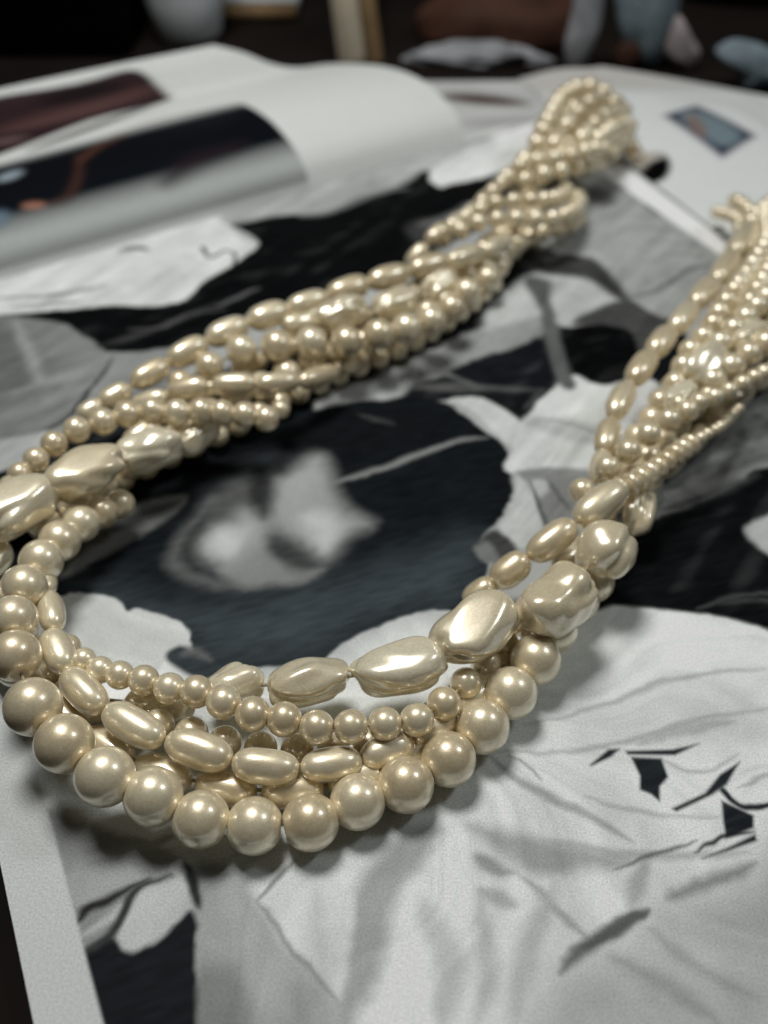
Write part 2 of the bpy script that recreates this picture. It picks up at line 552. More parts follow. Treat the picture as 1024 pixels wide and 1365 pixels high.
# -- upper right of the page: pale and dark pieces
sh.poly([(640, 440), (666, 392), (745, 352), (815, 378), (830, 400), (753, 434), (716, 421)], 158, 1.6)
sh.poly([(760, 430), (828, 400), (870, 412), (900, 440), (850, 468), (828, 437)], 66, 1.2)
sh.poly([(749, 440), (828, 436), (850, 468), (832, 507), (800, 511), (782, 507), (761, 486)], (14, 15, 16), 0.8)
sh.stroke([(712, 374), (728, 412), (742, 470), (756, 512)], 3.6, 84, 1.0, 1, False)
sh.poly([(700, 372), (735, 374), (732, 400), (716, 400)], 78, 1.6)
sh.poly([(776, 262), (800, 238), (966, 334), (960, 400), (892, 424), (842, 396), (786, 333), (700, 350), (680, 330)], 140, 1.0)
for k in range(9):
    x, y = 790 + 12 * k, 290 + 9 * k
    sh.stroke([(x, y + 6), (x + 40, y - 6), (x + 95, y + 4)], 1.1, 112 + 34 * (k % 2), 0.9, 0.6)
sh.stroke([(838, 398), (880, 385), (920, 360), (955, 350)], 1.4, 92, 0.9)
sh.poly([(770, 340), (800, 350), (838, 396), (820, 398), (780, 372), (700, 360), (690, 330)], 52, 1.6)
sh.stroke([(790, 252), (799, 262), (806, 270)], 9, 84, 3.0)
sh.poly([(860, 268), (880, 272), (898, 288), (872, 284)], 78, 1.4)
# white border bar

# -- right of the right bundle
sh.poly([(880, 640), (900, 560), (1000, 460), (1120, 440), (1120, 640), (1024, 620), (930, 690)], 112, 1.5)
for k in range(7):
    y = 520 + 22 * k
    sh.stroke([(890, y + 60), (950, y + 28), (1040, y - 6), (1090, y - 20)], 2.0, (150 if k % 2 else 74), 1.2, 0.7)
sh.poly([(770, 812), (810, 760), (850, 700), (930, 672), (990, 640), (1024, 622), (1200, 600), (1200, 900), (1060, 852), (980, 828), (900, 814), (830, 809)], (19, 21, 22), 0.6)
sh.stroke([(860, 690), (930, 664), (1010, 632)], 2.8, 60, 1.6)
sh.poly([(993, 710), (1010, 694), (1050, 680), (1060, 745), (1018, 735)], 156, 0.9)
sh.stroke([(930, 812), (975, 796), (1040, 788)], 0.8, 66, 0.7)
sh.stroke([(960, 806), (1010, 800), (1050, 806)], 0.8, 56, 0.7)

# -- upper left: pale rounded shape, black hair like mass, white cloth by the fold
sh.poly([(-60, 430), (78, 426), (150, 470), (230, 456), (260, 470), (190, 540), (80, 590), (-60, 600)], 118, 0.9)
sh.poly([(-60, 410), (78, 424), (122, 448), (149, 474), (134, 502), (84, 560), (-60, 600)], 112, 0.8)
sh.poly([(-40, 430), (25, 440), (50, 500), (20, 530), (-40, 540)], 84, 5, 0.8)
for k in range(5):
    sh.stroke([(-20, 520 + 14 * k), (50, 500 + 13 * k), (120, 478 + 12 * k)], 1.6, 90 + 40 * (k % 2), 1.2, 0.55)
sh.stroke([(20, 430), (40, 470), (55, 510)], 3.0, 142, 1.8, 0.7)
sh.stroke([(-20, 596), (40, 582), (90, 556), (130, 508), (152, 474)], 1.1, 48, 0.6)
sh.poly([(-40, 592), (30, 582), (62, 576), (40, 610), (-40, 640)], 158, 0.9)
sh.poly([(-60, 416), (8, 415), (117, 408), (236, 404), (273, 372), (345, 325), (309, 298), (359, 286), (430, 284), (480, 262), (545, 236), (572, 228), (590, 250), (690, 236),
         (660, 290), (560, 345), (470, 380), (400, 402), (330, 420), (270, 450), (232, 462), (150, 470), (118, 450), (70, 428)], (15, 16, 17), 0.7)
sh.poly([(540, 300), (600, 285), (660, 262), (640, 300), (575, 330)], 60, 2.0, 0.8)
sh.stroke([(130, 462), (180, 448), (240, 425), (300, 402), (340, 388)], 2.2, 48, 1.1)
sh.stroke([(170, 440), (215, 436), (250, 420), (300, 412)], 1.1, 74, 0.8)
sh.stroke([(290, 408), (325, 392), (345, 385)], 1.0, 92, 0.8)
sh.poly([(-60, 380), (-60, 360), (0, 345), (150, 312), (300, 280), (304, 297), (322, 318), (346, 325), (310, 351), (272, 375), (236, 404), (150, 407), (60, 415), (-60, 420)], 186, 0.7)
sh.stroke([(270, 330), (279, 342), (300, 334), (313, 340), (310, 350)], 1.0, 54, 0.5, 1, False)
sh.stroke([(160, 336), (180, 330), (200, 334)], 2.2, 84, 0.9)
sh.stroke([(-10, 398), (70, 394), (140, 380)], 1.6, 112, 1.0)
sh.stroke([(10, 410), (60, 405), (110, 402)], 1.0, 90, 0.7)
sh.poly([(300, 282), (420, 250), (540, 226), (548, 240), (470, 266), (360, 288), (310, 298)], 148, 1.4)
sh.stroke([(400, 288), (440, 282), (500, 258), (545, 250)], 2.4, 108, 1.2)
sh.poly([(572, 232), (610, 205), (690, 172), (720, 190), (690, 226), (640, 238), (592, 250)], 196, 0.7)
sh.poly([(588, 250), (640, 238), (700, 224), (690, 250), (640, 262)], 20, 0.7)
sh.stroke([(560, 300), (600, 290), (630, 270)], 3.0, 120, 2.2, 0.6)
# -- left page margin
m0, m1 = un(86, 1168)[:2], un(139, 1365)[:2]
# woven texture in the dark cloth, paper mottling
dirv = np.array([0.94, 0.34])
per = np.array([-0.34, 0.94])
st = vnoise(np.stack([XY @ dirv * 0.35, XY @ per * 1.6], 1) + 300, 1.0, 3) - 0.5
st2 = vnoise(np.stack([XY @ dirv * 0.08, XY @ per * 0.5], 1) + 300, 1.0, 4) - 0.5
mot = vnoise(XY + 500, 9.0, 5) - 0.5 + 0.6 * (vnoise(XY + 500, 3.4, 6) - 0.5) + 0.4 * (vnoise(XY + 500, 1.4, 7) - 0.5)
lum = sh.C.mean(1)
sh.C *= (1 + (0.65 * st * np.exp(-lum * 9) + 0.16 * mot))[:, None]
# drapery: folds fan out from the gathered point of the frock
fm = np.zeros(len(XY))
fm[frock[0]] = frock[1]
q = XY - un(600, 930)[:2]
ang, rad_ = np.arctan2(q[:, 1], q[:, 0]), np.hypot(q[:, 0], q[:, 1])
wa = ang + 0.10 * (vnoise(XY + 500, 14.0, 8) - 0.5) * 4
f1 = vnoise(np.stack([wa * 5 + 40, rad_ * 0.012 + 9], 1), 1.0, 21)
f2 = vnoise(np.stack([wa * 13 + 40, rad_ * 0.022 + 3], 1), 1.0, 22)
f3 = vnoise(np.stack([wa * 34 + 90, rad_ * 0.035 + 3], 1), 1.0, 23)
fold = 0.20 * (np.abs(f1 - 0.5) * 2 - 0.5) + 0.17 * (1 - np.abs(f2 - 0.5) * 4).clip(-1, 1) * -0.6 + 0.10 * (f3 - 0.5)
lit = np.clip((lum - 0.12) / 0.3, 0, 1)
sh.C *= (1 + 0.75 * fm * lit * fold * np.clip(rad_ / 25, 0.3, 1))[:, None]
# cloth and hair like streaks elsewhere
d2_ = np.array([0.55, 0.83])
p2_ = np.array([-0.83, 0.55])
g1 = vnoise(np.stack([XY @ d2_ * 0.06 + 0.6 * mot, XY @ p2_ * 0.35], 1) + 200, 1.0, 31) - 0.5
g2 = vnoise(np.stack([XY @ d2_ * 0.12 + 0.6 * mot, XY @ p2_ * 1.1], 1) + 200, 1.0, 32) - 0.5
om = np.ones(len(XY))
om[oval[0]] = 1 - oval[1]
sh.C *= (1 + om * (1 - fm) * (0.30 * g1 + 0.18 * g2) * np.clip(lum / 0.1, 0.3, 1))[:, None]
sh.C += ((1 - fm) * np.clip(g1 + 0.6 * st2 - 0.18, 0, 1) * om * 0.05 * (lum < 0.06))[:, None]
sh.poly([(-170, 480), (-40, 690), (4, 850), (42, 1000), (86, 1168), (138, 1365), (170, 1500), (60, 1600), (-220, 1000)], 178, 0.3, 1, False, False)
sh.poly([(690, 150), (812, 206), (1000, 345), (1010, 375), (958, 338), (795, 225), (690, 190)], 214, 0.7, 1, False, False)
me = grid_mesh('printed_page', PG)
sh.store(me)
link('printed_page', me, M_PRINT, mag, label='flat page printed with a black and white fashion photograph, white left margin')
del PG

# block of pages under the sheet
bmv = []
for z in (-0.12, -2.9):
    for (a, b) in ((0.15, 0.15), (0.15, 215), (ALEN - 0.2, 215), (ALEN - 0.2, 0.15)):
        bmv.append((P0 + EL * a + US * b + np.array([0, 0, z])) * MM)
me = mesh_from('page_block', bmv, [(0, 1, 2, 3), (7, 6, 5, 4), (0, 4, 5, 1), (1, 5, 6, 2), (2, 6, 7, 3), (3, 7, 4, 0)], False)
link('page_block', me, M_BLOCK, mag)

# -- the leaf that rises from the fold and curls over
cr = []
for p in [(620, 190), (612, 160), (595, 135), (560, 105), (510, 88)]:
    d = ray(*p)
    cr.append(CP + d * ((R0 - CP).dot(US) / d.dot(US)))
for p, z in [((445, 85), 5.5), ((395, 90), 5.5), ((360, 84), 8.0), ((325, 70), 12.0), ((285, 60), 15.0)]:
    cr.append(un(*p, z))
cr = np.array(cr)
cr[0][2] = 0.15
cr = catmull(cr, False, 24)
sl = np.concatenate([[0], np.cumsum(np.linalg.norm(np.diff(cr, axis=0), axis=1))])
S = np.linspace(0, sl[-1], 330)
CRV = np.stack([np.interp(S, sl, cr[:, k]) for k in range(3)], 1)
T = np.linspace(0, 185, 330)
PC = CRV[:, None, :] - T[None, :, None] * US
PC[:, :, 2] += 0.6 * np.sin(T / 40.0)[None, :] * np.clip(S / 40, 0, 1)[:, None]
ST = np.stack(np.meshgrid(S, T, indexing='ij'), -1).reshape(-1, 2)
V3 = PC.reshape(-1, 3)
dd = (V3 - CP) @ FW
PXY = np.stack([512 + FPX * ((V3 - CP) @ RT) / dd, 682.5 - FPX * ((V3 - CP) @ UP) / dd], 1)


def lift_leaf(px, py):
    e = np.hypot(PXY[:, 0] - px, PXY[:, 1] - py)
    c = np.nonzero(e < e.min() + 2.0)[0]
    return ST[c[np.argmin(dd[c] + e[c] * 3)]]


leaf = Sheet(ST, lift_leaf, 196)
tq = lift_leaf(415, 256)[1]
s_top = lift_leaf(310, 141)[0]
leaf.C[:] = Sheet.ink((184, 186, 183))


def band(s0, s1, t0, c, soft, op=1.0, t1=200):
    a = np.clip((ST[:, 0] - s0) / soft + 0.5, 0, 1) * np.clip((s1 - ST[:, 0]) / soft + 0.5, 0, 1) * np.clip((ST[:, 1] - t0) / 0.8 + 0.5, 0, 1) * np.clip((t1 - ST[:, 1]) / 0.8 + 0.5, 0, 1)
    leaf._blend(np.arange(len(ST)), a * op, c)


band(2.0, s_top, tq, (150, 154, 152), 0.8)
band(1.0, 4.5, tq, 112, 3.0, 0.6)
band(13.0, s_top, tq, (16, 20, 24), 9.0)
band(22, s_top - 4, tq + 2, (22, 20, 24), 6, 0.5)
for pts, w, c, so in [
    ([(60, 272), (85, 266), (98, 250), (106, 225), (104, 205)], 2.4, (60, 42, 37), 2.0),
    ([(108, 215), (130, 195), (165, 180)], 2.6, (78, 52, 42), 2.4),
    ([(150, 180), (230, 156), (300, 142)], 1.2, (70, 46, 38), 1.5),
    ([(30, 275), (60, 272)], 2.5, (140, 100, 84), 1.2),
    ([(0, 240), (25, 228)], 5.0, (130, 142, 150), 1.8),
    ([(-10, 300), (4, 285)], 5.0, (90, 105, 118), 2.2),
    ([(220, 245), (260, 215), (330, 190)], 6.0, (36, 30, 34), 4.0),
]:
    leaf.stroke(pts, w, c, so, 0.9)
sa, sb = lift_leaf(225, 131)[0], lift_leaf(186, 96)[0]
tr = lift_leaf(225, 131)[1]
leaf.poly([(228, 132), (186, 95), (100, 112), (-120, 165), (-160, 260), (0, 206), (120, 160)], (46, 34, 36), 1.6)
leaf.stroke([(0, 176), (100, 150), (200, 118)], 9, (84, 62, 60), 5.0, 0.9)
leaf.stroke([(40, 200), (120, 170), (205, 138)], 5, (26, 20, 24), 3.0, 0.9)
leaf.stroke([(60, 138), (110, 124), (160, 112)], 8, (28, 24, 26), 4.0, 0.9)
leaf.stroke([(0, 190), (20, 184)], 8, (110, 92, 90), 4.0, 0.8)
me = grid_mesh('curled_page', PC)
leaf.store(me)
link('curled_page', me, M_PRINT, mag, label='curled glossy page with a dark colour photograph and a wide white margin')

# flat sheet of the magazine beyond the fold, seen right of the curl
n1, n2 = 160, 220
ii, jj = np.meshgrid(np.linspace(0, 1, n1), np.linspace(0, 1, n2), indexing='ij')
k0, k1, k2, k3 = R0 - US * 60 + [0, 0, .1], R0 + US * 92 + [0, 0, .1], un(840, 107, .1), un(500, 108, .1)
PF = (k0 * (1 - ii[..., None]) * (1 - jj[..., None]) + k1 * (1 - ii[..., None]) * jj[..., None] + k3 * ii[..., None] * (1 - jj[..., None]) + k2 * ii[..., None] * jj[..., None])
XF = PF.reshape(-1, 3)[:, :2].copy()
ff = Sheet(XF, lambda px, py: un(px, py, 0.1)[:2], (164, 165, 163))
ff.stroke([(590, 128), (640, 132), (700, 138)], 9, (62, 44, 40), 4.0)
ff.poly([(560, 215), (610, 196), (720, 150), (800, 190), (760, 230), (650, 240)], (196, 197, 194), 2.0)
ff.stroke([(620, 165), (700, 160), (760, 150)], 8, (140, 140, 140), 5.0)
ff.C *= (1 + 0.15 * (vnoise(XF + 500, 12.0, 51) - 0.5))[:, None]
me = grid_mesh('flat_page', PF)
ff.store(me)
link('flat_page', me, M_PRINT, mag)

# ------------------------------------------------------------------ second magazine leaf behind on the right
b2 = empty('loose_page', (0.09, 0.33, 0), category='page', label='pale wavy loose page with a small blue picture, behind the necklace on the right')
c00, c10 = un(690, 105, 0.5), un(1130, 441, 0.5)           # near edge, along the white bar
c01, c11 = un(800, 96, 2.0), un(1420, 190, 2.0)
n1, n2 = 240, 340
ii, jj = np.meshgrid(np.linspace(0, 1, n1), np.linspace(0, 1, n2), indexing='ij')
PB = (c00 * (1 - ii[..., None]) * (1 - jj[..., None]) + c10 * (1 - ii[..., None]) * jj[..., None] + c01 * ii[..., None] * (1 - jj[..., None]) + c11 * ii[..., None] * jj[..., None])
PB[..., 2] = 0.5 + 3.2 * np.sin(np.pi * np.clip(ii * 1.0, 0, 1)) ** 1.3 * (0.35 + 0.65 * np.sin(jj * 5.0 - 1.0) ** 2) + 3.5 * ii ** 3 * (0.6 + 0.4 * np.cos(jj * 4.2))
XB = PB.reshape(-1, 3)[:, :2].copy()
sb_ = Sheet(XB, lambda px, py: un(px, py, 2.0)[:2], (186, 189, 188))
sb_.poly([(600, 150), (640, 128), (760, 122), (1000, 128), (1200, 140), (1200, 90), (560, 80)], (160, 158, 154), 6, 0.9)
sb_.poly([(884, 156), (928, 143), (1006, 189), (962, 214)], (36, 38, 58), 2.2, 1, False)
sb_.poly([(905, 160), (930, 152), (986, 186), (958, 200)], (100, 114, 120), 2.2)
sb_.poly([(915, 160), (926, 160), (940, 182), (930, 186)], (112, 92, 84), 2.2)
for k in range(4):
    sb_.stroke([(880, 120 + 6 * k), (980, 124 + 9 * k), (1040, 160 + 16 * k)], 4, 158 + 22 * (k % 2), 3.0, 0.6)
# black printed disc with pale crescent
dc = [(873 + 22 * math.cos(a), 219 + 18 * math.sin(a)) for a in np.linspace(0, 2 * math.pi, 24, endpoint=False)]
sb_.poly(dc, (10, 10, 11), 1.2)
sb_.poly([(846, 216), (852, 204), (872, 200), (888, 206), (868, 212), (856, 222)], (150, 146, 138), 1.2)
me = grid_mesh('sheet', PB)
sb_.store(me)
link('sheet', me, M_PRINT, b2)

# ------------------------------------------------------------------ bead meshes (unit half length along X)
def sphere_dirs(nu=40, nv=24):
    vs, fs = [], []
    vs.append((1, 0, 0))
    for i in range(1, nv):
        a = math.pi * i / nv
        for j in range(nu):
            b = 2 * math.pi * j / nu
            vs.append((math.cos(a), math.sin(a) * math.cos(b), math.sin(a) * math.sin(b)))
    vs.append((-1, 0, 0))
    for j in range(nu):
        fs.append((0, 1 + j, 1 + (j + 1) % nu))
    for i in range(nv - 2):
        for j in range(nu):
            p, q = 1 + i * nu + j, 1 + i * nu + (j + 1) % nu
            fs.append((p, p + nu, q + nu, q))
    last = len(vs) - 1
    o = 1 + (nv - 2) * nu
    for j in range(nu):
        fs.append((last, o + (j + 1) % nu, o + j))
    return np.array(vs, float), fs


def lowfreq(D, seed, k=5, f=2.0):
    r = np.random.default_rng(seed)
    s = np.zeros(len(D))
    for _ in range(k):
        w = r.normal(size=3)
        w *= f / np.linalg.norm(w)
        s += np.sin(D @ w * 1.6 + r.random() * 6.28)
    return s / k


D0, F0 = sphere_dirs()
D1, F1 = sphere_dirs(72, 44)


def mk_round(seed):
    V = D0 * (1 + 0.010 * lowfreq(D0, seed))[:, None]
    hole = np.clip((np.abs(D0[:, 0]) - 0.94) / 0.06, 0, 1)
    V[:, 0] *= 1 - 0.10 * hole
    me = mesh_from('round_pearl', V, F0)
    me.materials.append(M_PEARL)
    return me


def mk_oval(seed):
    a = np.arccos(np.clip(D0[:, 0], -1, 1))
    x = np.cos(a)
    rad = np.clip(1 - np.abs(x) ** 2.9, 0, 1) ** (1 / 2.2)
    ph = np.arctan2(D0[:, 2], D0[:, 1])
    V = np.stack([x, rad * np.cos(ph), rad * np.sin(ph)], 1)
    V[:, 1:] *= (1 + 0.07 * lowfreq(D0, seed, 4, 1.8))[:, None]
    me = mesh_from('oval_pearl', V, F0)
    me.materials.append(M_PEARL)
    return me


def mk_baroque(seed, facet=None):
    r = np.random.default_rng(seed)
    D = D1
    rad = (np.abs(D[:, 0]) ** 2.7 + np.abs(np.hypot(D[:, 1], D[:, 2])) ** 2.7) ** (-1 / 2.7)
    inv = rad ** -10.0
    for _ in range(9):
        p = r.normal(size=3)
        p[0] *= 0.55
        p /= np.linalg.norm(p)
        inv += (np.clip(D @ p, 1e-3, 1) / r.uniform(0.80, 1.0)) ** 10.0
    rad = inv ** (-1 / 10.0)
    rad *= 1 + 0.085 * lowfreq(D, seed + 50, 4, 2.2) + 0.065 * lowfreq(D, seed + 80, 4, 4.6)
    for k in range(3):                                      # winding furrows along the bead
        p = r.normal(size=3)
        p[0] *= 0.35
        p /= np.linalg.norm(p)
        q = r.normal(size=3)
        dist = D @ p + 0.22 * np.sin(1.5 * (D @ q) + r.random() * 6)
        gate = np.clip(D @ np.cross(p, q / np.linalg.norm(q)) * 2 + 0.5, 0, 1)
        rad *= 1 - gate * (r.uniform(0.06, 0.11) * np.exp(-(dist / 0.16) ** 2) - 0.025 * np.exp(-((dist - 0.30) / 0.16) ** 2))
    if facet is not None:
        p = np.array(facet[:3]) / np.linalg.norm(facet[:3])
        rad = (rad ** -18.0 + (np.clip(D @ p, 1e-3, 1) / facet[3]) ** 18.0) ** (-1 / 18.0)
    V = D * rad[:, None]
    V[:, 0] /= np.abs(V[:, 0]).max()
    V[:, 1:] /= np.abs(V[:, 1:]).max() * 0.97
    V[:, 1] += 0.08 * np.sin(V[:, 0] * 2.2 + r.random() * 6)
    me = mesh_from('baroque_pearl', V, F1)
    me.materials.append(M_BAROQUE)
    return me


ROUND = [mk_round(s) for s in range(4)]
OVAL = [mk_oval(s + 20) for s in range(5)]
BAROQ = [mk_baroque(s + 300) for s in range(9)] + [mk_baroque(340, (-0.15, -0.12, 0.95, 0.75)), mk_baroque(341, (0.1, -0.2, 0.95, 0.78)), mk_baroque(342, (0.0, -0.1, 0.95, 0.78))]

neck = empty('pearl_necklace', (0, 0.14, 0), category='necklace',
             label='twisted multi-strand necklace of ivory round, oval and baroque pearls on the magazine')
COUNT = [0]
FILL_V, FILL_F = [], []                                   # buried small pearls, joined past the first 300


def tube(P, r=0.3, sides=6):
    P = np.asarray(P, float)
    vs, fs = [], []
    n = len(P)
    for i in range(n):
        tg = P[min(i + 1, n - 1)] - P[max(i - 1, 0)]
        tg = tg / max(np.linalg.norm(tg), 1e-9)
        up = np.array([0, 0, 1.0]) if abs(tg[2]) < 0.9 else np.array([1.0, 0, 0])
        s = np.cross(tg, up)
        s /= np.linalg.norm(s)
        u2 = np.cross(s, tg)
        for k in range(sides):
            a = 2 * math.pi * k / sides
            vs.append((P[i] + r * (math.cos(a) * s + math.sin(a) * u2)) * MM)
    for i in range(n - 1):
        for k in range(sides):
            k2 = (k + 1) % sides
            fs.append((i * sides + k, i * sides + k2, (i + 1) * sides + k2, (i + 1) * sides + k))
    return mesh_from('strand', vs, fs)


def bead(parent, kind, c, axis, L, Dm, roll=None, D2=None, var=None):
    """c, L, Dm in mm"""
    lib = {'round': ROUND, 'oval': OVAL, 'baroque': BAROQ, 'disc': ROUND}[kind]
    name = {'round': 'round_pearl', 'oval': 'oval_pearl', 'baroque': 'baroque_pearl', 'disc': 'disc_pearl'}[kind]
    me = lib[(COUNT[0] if var is None else var) % len(lib)]
    COUNT[0] += 1
    if parent is None:                                      # buried in the bundle
        base = sum(len(v) for v in FILL_V)
        FILL_V.append((np.asarray(c) + D0 * (L / 2)) * MM)
        FILL_F.extend([tuple(i + base for i in f) for f in F0])
        return None
    o = bpy.data.objects.new(name, me)
    COL.objects.link(o)
    o.parent = parent
    q = Vector(axis).normalized().to_track_quat('X', 'Z')
    roll = random.uniform(0, 6.28) if roll is None else roll
    q = q @ Quaternion((1, 0, 0), roll)
    o.rotation_mode = 'QUATERNION'
    o.rotation_quaternion = q
    o.location = Vector(np.asarray(c) * MM)
    o.scale = (L / 2 * MM, Dm / 2 * MM, (D2 or Dm) / 2 * MM)
    return o


def strand(pts, kind='round', d=5.0, L=None, exact=False, label=None, kinds=None, var0=0):
    """pts: (px, py, z mm[, pixel size]) of bead centres. exact: a bead at each point; else beads of size d walked along the curve"""
    P = np.array([un(p[0], p[1], p[2]) for p in pts])
    if exact:
        th = P
    else:
        cv = catmull(P, False, 14)
        cl = np.concatenate([[0], np.cumsum(np.linalg.norm(np.diff(cv, axis=0), axis=1))])
        step = (L or d) * 1.06
        n = int(cl[-1] / step) + 1
        s = np.arange(n) * step
        th = np.stack([np.interp(s, cl, cv[:, k]) for k in range(3)], 1)
        P = th
    buried = not exact and kind == 'round' and max(p[2] for p in pts) <= 8
    so = None if buried else link('strand', tube(th), M_THREAD, neck)
    if label:
        so['label'] = label
    n = len(P)
    for i in range(n):
        ax = P[min(i + 1, n - 1)] - P[max(i - 1, 0)]
        if np.linalg.norm(ax) < 1e-6:
            ax = np.array([1.0, 0, 0])
        Dm = d * random.uniform(0.97, 1.03)
        if exact and len(pts[i]) > 3 and pts[i][3]:
            Dm = pts[i][3] * depth(P[i]) / FPX
        k = kind
        if k == 'round':
            bead(so, 'round', P[i], ax, Dm, Dm)
        elif k == 'disc':
            bead(so, 'disc', P[i], ax, (L or d * 0.5) * 1.05, Dm)
        else:
            LL = L or d * 1.8
            if exact:
                ds = [np.linalg.norm(P[j] - P[i]) for j in (i - 1, i + 1) if 0 <= j < n]
                LL = 1.0 * sum(ds) / len(ds)
            bead(so, k, P[i], ax, LL * (1.0 if k == 'oval' else 1.05), Dm)
    return so


def baroque_run(items, label=None):
    """items: (cx, cy, z, ax, ay, bx, by, width_px, roll, variant): long axis from (ax, ay) to (bx, by)"""
    C = [un(i[0], i[1], i[2]) for i in items]
    so = link('strand', tube(C), M_THREAD, neck)
    if label:
        so['label'] = label
    for it, c in zip(items, C):
        a, b = un(it[3], it[4], it[2]), un(it[5], it[6], it[2])
        ax = b - a
        w = it[7] * depth(c) / FPX
        L = np.linalg.norm(ax)
        L = max(min(L, w * 1.65), w * 1.02) * 1.0
        w *= 0.96
        bead(so, 'baroque', c, ax, L, w, it[8], None, it[9])
    return so


# ------------------------------------------------------------------ the necklace, strand by strand
# large round pearls along the front of the loop and up its left side
strand([(160, 672, 7, 40), (135, 683, 8, 44), (108, 698, 9, 50), (80, 721, 10, 56), (55, 748, 11, 59), (32, 783, 12, 62), (18, 825, 13, 64), (20, 874, 13, 70),
        (44, 942, 12, 78), (86, 991, 11, 80), (140, 1035, 9.5, 81), (204, 1062, 7.5, 80), (268, 1092, 5.6, 77), (339, 1101, 4.2, 77), (414, 1096, 4.1, 77),
        (477, 1069, 4.2, 75), (541, 1046, 4.4, 76), (598, 1012, 4.7, 74), (643, 969, 5.0, 73), (681, 924, 5.4, 71), (714, 880, 5.8, 69), (738, 838, 5.6, 66), (768, 800, 5, 62), (790, 775, 4.6, 58)],
       'round', 8.2, exact=True, label='largest round pearls along the front curve of the necklace')
# small round pearls inside
strand([(92, 862, 8, 33), (112, 880, 9, 34), (134, 893, 9, 37), (160, 900, 9.5, 39), (192, 907, 10, 42), (226, 918, 10, 43), (262, 922, 10.5, 45), (298, 936, 10.5, 47), (337, 952, 10.5, 48),
        (379, 959, 10, 48), (422, 970, 9.5, 48), (468, 969, 9.5, 47), (513, 965, 9, 46), (556, 960, 8.5, 46), (592, 938, 8, 46), (621, 911, 7, 43), (648, 884, 6, 41), (672, 858, 5, 40), (700, 832, 5, 38)],
       'round', 5.2, exact=True, label='small round pearls on the inner side of the front curve')
# oval pearls between
strand([(58, 770, 9, 34), (68, 815, 10, 36), (78, 868, 10, 42), (112, 921, 9, 46), (178, 967, 9, 48), (265, 1000, 8, 48), (354, 1021, 7, 48), (442, 1019, 6, 46), (517, 1000, 5.5, 44), (580, 968, 5, 42), (640, 925, 4.5, 40)],
       'oval', 5.4, exact=True, label='smooth oval pearls between the small and the large round ones')
# hidden oval strand underneath
strand([(40, 900, 5), (80, 950, 4.5), (150, 1000, 4), (230, 1035, 3.6), (310, 1052, 3.2), (400, 1055, 3.0), (480, 1038, 3.0), (560, 1000, 3.0), (630, 950, 3.0), (690, 900, 3.0)],
       'oval', 5.0, 9.0)
strand([(30, 840, 5), (70, 900, 5), (130, 945, 5), (210, 965, 5), (300, 990, 4.6), (390, 1000, 4), (480, 995, 3.6), (560, 965, 3.2), (630, 915, 3), (690, 860, 3)],
       'round', 5.0)
# baroque pearls of the front and the right
baroque_run([(-22, 735, 8, -40, 720, 10, 760, 66, 0.4, 0), (-28, 805, 8, -30, 770, -20, 850, 66, 2.0, 1), (20, 880, 4.5, -10, 840, 50, 920, 62, 1.0, 2), (110, 930, 4.0, 70, 910, 160, 945, 60, 3.0, 3),
             (215, 940, 4.2, 165, 940, 265, 936, 60, 3.0, 4), (315, 915, 6.5, 275, 925, 358, 905, 66, 0.3, 5),
             (413, 910, 8.0, 358, 922, 470, 903, 74, 0.9, 6), (530, 891, 9.5, 468, 905, 592, 876, 82, 2.4, 3), (636, 840, 11.5, 582, 868, 690, 810, 90, 0.0, 9),
             (738, 798, 12.0, 700, 828, 778, 768, 92, 1.0, 8), (808, 735, 11.5, 788, 756, 826, 714, 82, 3.6, 7), (852, 682, 7, 840, 700, 862, 650, 48, 0.7, 3)],
            'large wrinkled baroque pearls over the front and right of the loop')
# baroque pearls at the left
baroque_run([(262, 582, 8, 230, 600, 300, 560, 44, 0.2, 4), (203, 599, 11, 160, 615, 246, 582, 60, 2.6, 5), (115, 632, 14, 62, 658, 168, 608, 74, 0.0, 10), (27, 674, 14, -15, 708, 68, 642, 74, 0.0, 11)],
            'large pale baroque pearls on the left of the loop')
# lumpy ovals leading into the right bundle
strand([(640, 790, 5, 36), (680, 760, 8, 42), (736, 720, 11, 42), (800, 671, 13, 44)], 'oval', 5.0, exact=True)
strand([(826, 652, 12.5), (842, 645, 12.5), (880, 622, 12), (902, 605, 12), (922, 592, 11.5)], 'disc', 4.3, 2.4)
strand([(926, 589, 11.2), (942, 579, 10.5), (957, 571, 10), (970, 560, 8), (990, 540, 6)], 'round', 2.3)

# ---- left bundle
strand([(14, 650, 11, 33), (27, 632, 12, 33), (48, 613, 13, 35), (72, 592, 13, 36), (102, 573, 13, 37), (137, 562, 13, 37), (170, 552, 13, 37), (203, 548, 13, 37), (236, 550, 13, 37),
        (268, 548, 13, 36), (296, 550, 12.5, 35), (326, 553, 12, 35), (355, 558, 11, 35), (374, 546, 8, 26)], 'round', 5.2, exact=True)
strand([(120, 547, 9, 28), (153, 528, 10, 31), (200, 498, 11, 32), (250, 469, 12, 34), (303, 442, 12.5, 35), (357, 420, 13, 35), (410, 404, 13, 34), (464, 385, 13, 34), (518, 369, 13, 33), (572, 354, 12.5, 32),
        (622, 341, 12, 26), (664, 325, 10, 25), (690, 305, 7, 24)], 'oval', 4.8, exact=True)
strand([(240, 510, 8, 34), (279, 488, 10, 38), (322, 467, 11.5, 42), (369, 461, 12, 44), (415, 457, 12, 44), (462, 456, 12, 44), (505, 446, 11.5, 43), (542, 438, 11, 42), (575, 428, 10, 40), (602, 411, 9, 38), (622, 389, 8, 36),
        (650, 371, 6.5, 33), (664, 356, 5, 30)], 'round', 6.8, exact=True)
